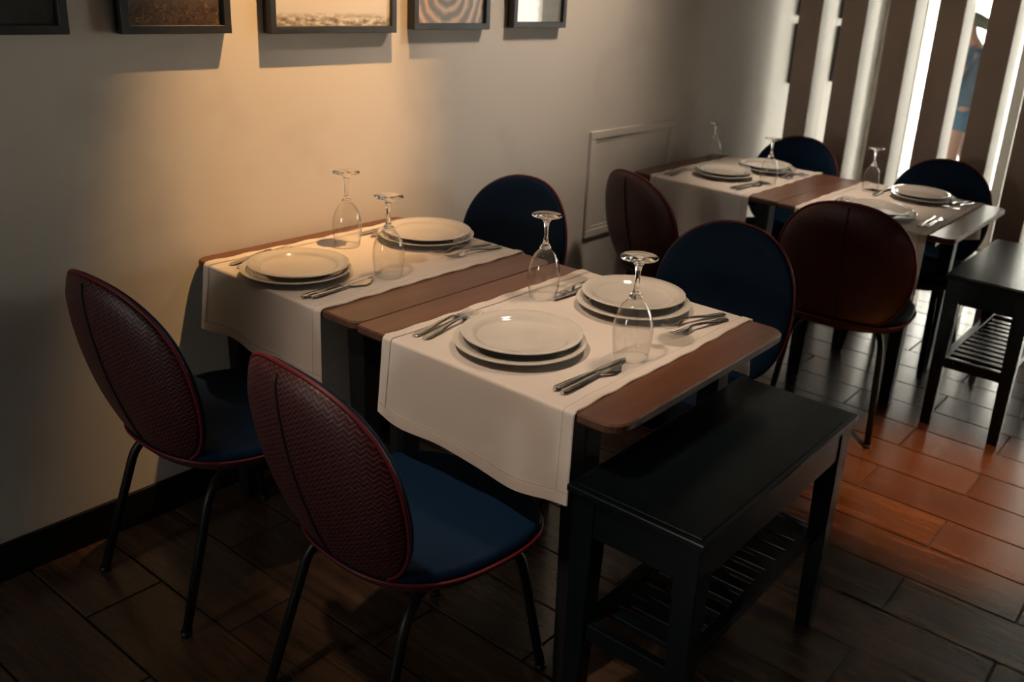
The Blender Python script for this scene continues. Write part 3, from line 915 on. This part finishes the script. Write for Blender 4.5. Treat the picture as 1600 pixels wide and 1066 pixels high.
def make_chair(label):
    t = tag(empty('dining_chair', (0, 0, 0)), label, 'chair', 'blue and red oval-back dining chairs')
    seg = 72
    # --- back: blue pad in front
    bm = bmesh.new()
    g = dish(bm, .016, .012, .004)
    last = g[-1]
    r2 = [bm.verts.new(v) for v in rim_pts(.009, .0015)]; r3 = [bm.verts.new(v) for v in rim_pts(.001, 0)]
    bridge(bm, last, r2); bridge(bm, r2, r3)
    g2 = dish(bm, -.001, .0, .001, 4)
    bridge(bm, r3, g2[-1])
    obj('backrest_pad', bm, M.blue, t, True)
    # --- back: quilted red shell behind
    bm = bmesh.new()
    g = dish(bm, -.012, -.016, .004)
    r2 = [bm.verts.new(v) for v in rim_pts(-.006, .0)]; r3 = [bm.verts.new(v) for v in rim_pts(-.001, -.001)]
    bridge(bm, g[-1], r2); bridge(bm, r2, r3)
    g2 = dish(bm, -.002, .0, .002, 4); bridge(bm, r3, g2[-1])
    add_uv(bm)
    sh = obj('backrest_shell', bm, M.chevron, t, True)
    # --- centre seam down the shell
    bm = bmesh.new(); pts = []
    for i in range(29):
        z = ZC - HH + .012 + (2 * HH - .024) * i / 28
        k = abs(z - ZC) / (HH - .004)
        pts.append((0, back_y(0, z) - .0128 - .016 * math.sqrt(max(0, 1 - k ** 4)), z))
    tube(bm, pts, .0034, 8)
    obj('seam', bm, M.seam, sh, True)
    # --- piping round the joint of pad and shell
    bm = bmesh.new(); tube(bm, rim_pts(-.003, .0035), .0042, 8, closed=True)
    obj('piping', bm, M.pipe, t, True)
    # --- seat pad
    bm = bmesh.new(); rings = []
    for k in (0.001, .2, .4, .6, .78, .9, .965):
        rings.append([bm.verts.new((x, y, seat_z(x, y) + (.004 if k < .9 else 0))) for x, y in seat_outline(k)])
    for k, dz in ((.99, -.008), (1.0, -.018), (.995, -.026)):
        rings.append([bm.verts.new((x, y, seat_z(x, y) + dz)) for x, y in seat_outline(k)])
    for a, b in zip(rings, rings[1:]): bridge(bm, a, b)
    bm.faces.new(rings[0]); bm.faces.new(rings[-1][::-1])
    obj('seat_pad', bm, M.blue, t, True)
    # --- seat shell
    bm = bmesh.new(); rings = []
    for k, dz in ((.99, -.0265), (1.0, -.030), (.985, -.042), (.93, -.054), (.80, -.062), (.5, -.066), (.001, -.067)):
        rings.append([bm.verts.new((x, y, seat_z(x, y) + dz)) for x, y in seat_outline(k)])
    for a, b in zip(rings, rings[1:]): bridge(bm, a, b)
    bm.faces.new(rings[0]); bm.faces.new(rings[-1][::-1])
    add_uv(bm)
    obj('seat_shell', bm, M.chevron, t, True)
    bm = bmesh.new(); tube(bm, [(x, y, seat_z(x, y) - .028) for x, y in seat_outline(1.008)], .0038, 8, closed=True)
    obj('seat_piping', bm, M.pipe, t, True)
    # --- four bent tube legs
    for sx in (-1, 1):
        for sy in (-1, 1):
            bm = bmesh.new()
            top = .376
            p = smooth_path([(sx * .115, sy * .02 + .02, top), (sx * .165, (sy * .155 + .02), top - .004), (sx * .192, sy * .245, .006)], .075, 9)
            tube(bm, p, .0115, 12)
            lg = obj('leg', bm, M.black_metal, t, True)
            bm = bmesh.new(); lathe(bm, [(0, 0), (.0125, 0), (.0135, .006), (.0125, .014), (0, .014)], 12, (sx * .192, sy * .245, 0))
            obj('foot_cap', bm, M.black_metal, lg, True)
    bm = bmesh.new(); box(bm, -.13, .13, -.012 + .02, .012 + .02, .370, .386, .003); box(bm, -.012, .012, -.10, .14, .372, .386, .003)
    obj('under_seat_bracket', bm, M.black_metal, t)
    return t
CH = [((.340, .205), 0, 'red-backed chair next to the wall at far left, pulled up to the wall-side table'),
      ((1.035, .215), -4, 'large red-backed chair in the foreground, in front of the hanging linen'),
      ((.262, 1.215), 180, 'blue-fronted chair against the wall behind the wall-side table'),
      ((1.085, 1.255), 180, 'blue-fronted chair behind the foreground table, largest blue back'),
      ((.392, 2.325), -17, 'turned red-backed chair in front of the cream wall panel'),
      ((1.172, 2.335), 11, 'dark red chair seen squarely from behind at the far table'),
      ((.440, 3.150), 180, 'blue chair behind the far wall-side table, near the first fins'),
      ((1.150, 3.200), 180, 'blue chair at far right in front of the bright window gap')]
c0 = make_chair(CH[0][2])
for i, (p, a, l) in enumerate(CH):
    if i == 0: c0.location = (*p, 0); c0.rotation_euler = (0, 0, radians(a))
    else: copy_thing(c0, (*p, 0), radians(a), l, {4: .955, 5: 1.02, 6: .985, 7: .985}.get(i))

# ------------------------------------------------------------------ black benches with slatted shelf
def make_bench(label):
    L2, W2, H = .375, .160, .61
    t = tag(empty('black_bench', (0, 0, 0)), label, 'bench', 'black wooden benches at the table ends')
    bm = bmesh.new()
    box(bm, -W2, W2, -L2, L2, H - .016, H, .003)
    box(bm, -W2 + .006, W2 - .006, -L2 + .006, L2 - .006, H - .024, H - .016)
    box(bm, -W2 + .014, W2 - .014, -L2 + .014, L2 - .014, H, H + .0025, .0012)
    obj('seat_board', bm, M.black_wood, t)
    for sx in (-1, 1):
        bm = bmesh.new(); x = sx * (W2 - .024)
        box(bm, x - .010, x + .010, -L2 + .055, L2 - .055, H - .105, H - .024); obj('apron', bm, M.black_wood, t)
    for sy in (-1, 1):
        bm = bmesh.new(); y = sy * (L2 - .024)
        box(bm, -W2 + .055, W2 - .055, y - .010, y + .010, H - .105, H - .024); obj('apron', bm, M.black_wood, t)
    for sx in (-1, 1):
        for sy in (-1, 1):
            bm = bmesh.new()
            # square leg, outer faces nearly upright, inner faces tapering
            wt, wb = .056, .038
            ox, oy = sx * (W2 - .010), sy * (L2 - .010)
            a = []; b = []
            for (i, j) in ((0, 0), (1, 0), (1, 1), (0, 1)):
                a.append(bm.verts.new((ox - sx * wb * i - sx * .004, oy - sy * wb * j - sy * .004, 0)))
                b.append(bm.verts.new((ox - sx * wt * i, oy - sy * wt * j, H - .0245)))
            for i in range(4): bm.faces.new((a[i], a[(i + 1) % 4], b[(i + 1) % 4], b[i]))
            bm.faces.new(a); bm.faces.new(b)
            bmesh.ops.bevel(bm, geom=[e for e in bm.edges if abs(e.verts[0].co.z - e.verts[1].co.z) > .1], offset=.002, segments=1, affect='EDGES')
            obj('leg', bm, M.black_wood, t)
    ZS = .285
    for sy in (-1, 1):
        y = sy * (L2 - .034); bm = bmesh.new()
        box(bm, -W2 + .050, W2 - .050, y - .010, y + .010, ZS - .040, ZS, .002)
        obj('end_rail', bm, M.black_wood, t)
    for sx in (-1, 1):
        bm = bmesh.new(); x = sx * (W2 - .048)
        box(bm, x - .014, x + .014, -L2 + .024, L2 - .024, ZS - .022, ZS + .002, .002); obj('shelf_rail', bm, M.black_wood, t)
    n = 11; y0 = -L2 + .105; y1 = L2 - .105
    for i in range(n):
        y = y0 + (y1 - y0) * i / (n - 1)
        bm = bmesh.new(); box(bm, -W2 + .058, W2 - .058, y - .0165, y + .0165, ZS - .016, ZS - .002, .002)
        obj('shelf_slat', bm, M.black_wood, t)
    return t
b0 = make_bench('black wooden bench at the open end of the foreground table'); b0.location = (1.530, .700, 0)
copy_thing(b0, (1.632, 2.855, 0), 0, 'black wooden bench with bright reflection on top, at the far table by the right edge')

# ------------------------------------------------------------------ outside: pavement, house across the street, passer-by
tag(boxobj('pavement', (-14, 18, YF + .15, 26, -.35, -.22), M.street), kind='structure')
tag(boxobj('wall_outside', (-14, 18, 26, 26.3, -.25, 7), M.facade), kind='structure')

struct('added_shade_roof', (-6, 9, YF + .15, 11.5, 2.75, 2.9), M.dark_wall)  # unseen roof added to keep sky light off the figure
def skin_figure(name, verts, edges, rad, mat, parent, sub=2, root=0):
    me = bpy.data.meshes.new(name); me.from_pydata([Vector(v) for v in verts], edges, [])
    o = bpy.data.objects.new(name, me); COL.objects.link(o); o.parent = parent
    o.modifiers.new('skin', 'SKIN').use_smooth_shade = True
    sv = me.skin_vertices[0].data
    for i, r in enumerate(rad):
        sv[i].radius = (r, r) if not isinstance(r, tuple) else r
        sv[i].use_root = (i == root)
    sb = o.modifiers.new('sub', 'SUBSURF'); sb.levels = sub; sb.render_levels = sub
    me.materials.append(mat)
    return o
GZ = -.22
per = tag(empty('person', (-.02, 8.0, GZ), radians(12)), 'person with dark tied hair in slate blue shirt and denim shorts standing outside the window', 'person')
# x = side, y = front(-)/back(+); facing left along -x
V = [(0, 0, .86), (0, 0, 1.00), (.005, 0, 1.18), (.01, 0, 1.33), (-.03, 0, 1.43), (-.09, 0, 1.50), (-.11, 0, 1.60),       # 0-6 spine, neck, head
     (0, -.09, .84), (-.03, -.10, .46), (.01, -.10, .08), (-.13, -.11, .03),                                            # 7-10 leg
     (0, .09, .84), (.06, .10, .47), (.13, .10, .08), (0, .11, .03),                                                     # 11-14 leg
     (-.03, -.19, 1.34), (-.13, -.22, 1.10), (-.29, -.12, 1.20), (-.34, -.08, 1.24),                                          # 15-18 arm
     (.0, .19, 1.34), (-.08, .22, 1.10), (-.27, .12, 1.17), (-.33, .05, 1.18)]
E_ = [(0, 1), (1, 2), (2, 3), (3, 4), (4, 5), (5, 6), (0, 7), (7, 8), (8, 9), (9, 10), (0, 11), (11, 12), (12, 13), (13, 14),
      (3, 15), (15, 16), (16, 17), (17, 18), (3, 19), (19, 20), (20, 21), (21, 22)]
Rd = [.07, .07, .09, .10, .055, .07, .085, .085, .058, .040, .028, .085, .058, .040, .028, .055, .040, .028, .03, .055, .040, .028, .03]
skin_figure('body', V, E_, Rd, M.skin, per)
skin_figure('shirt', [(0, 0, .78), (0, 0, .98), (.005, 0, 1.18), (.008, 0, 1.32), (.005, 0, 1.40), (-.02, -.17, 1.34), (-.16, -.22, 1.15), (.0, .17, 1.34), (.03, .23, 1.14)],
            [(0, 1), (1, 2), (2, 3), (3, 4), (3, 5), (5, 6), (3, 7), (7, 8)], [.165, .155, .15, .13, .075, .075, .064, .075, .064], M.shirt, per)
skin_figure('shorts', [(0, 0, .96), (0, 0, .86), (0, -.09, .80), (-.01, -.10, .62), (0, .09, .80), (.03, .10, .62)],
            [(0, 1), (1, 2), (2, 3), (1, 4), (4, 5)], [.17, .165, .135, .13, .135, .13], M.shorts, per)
skin_figure('hair', [(-.09, 0, 1.60), (-.07, 0, 1.64), (.00, 0, 1.61), (.07, 0, 1.58), (.12, 0, 1.56)], [(0, 1), (1, 2), (2, 3), (3, 4)], [.088, .092, .06, .055, .03], M.hair, per)
# face: nose, ears, eyes on the head (front is -x)
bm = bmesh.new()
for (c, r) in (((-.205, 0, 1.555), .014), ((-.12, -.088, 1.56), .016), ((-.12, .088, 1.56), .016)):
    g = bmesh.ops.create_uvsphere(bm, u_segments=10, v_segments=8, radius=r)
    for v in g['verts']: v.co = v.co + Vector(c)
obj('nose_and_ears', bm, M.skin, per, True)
bm = bmesh.new()
for (c, r) in (((-.188, -.03, 1.585), .010), ((-.188, .03, 1.585), .010), ((-.192, 0, 1.515), .010)):
    g = bmesh.ops.create_uvsphere(bm, u_segments=10, v_segments=8, radius=r)
    for v in g['verts']: v.co = v.co + Vector(c)
obj('eyes_and_mouth', bm, M.hair, per, True)
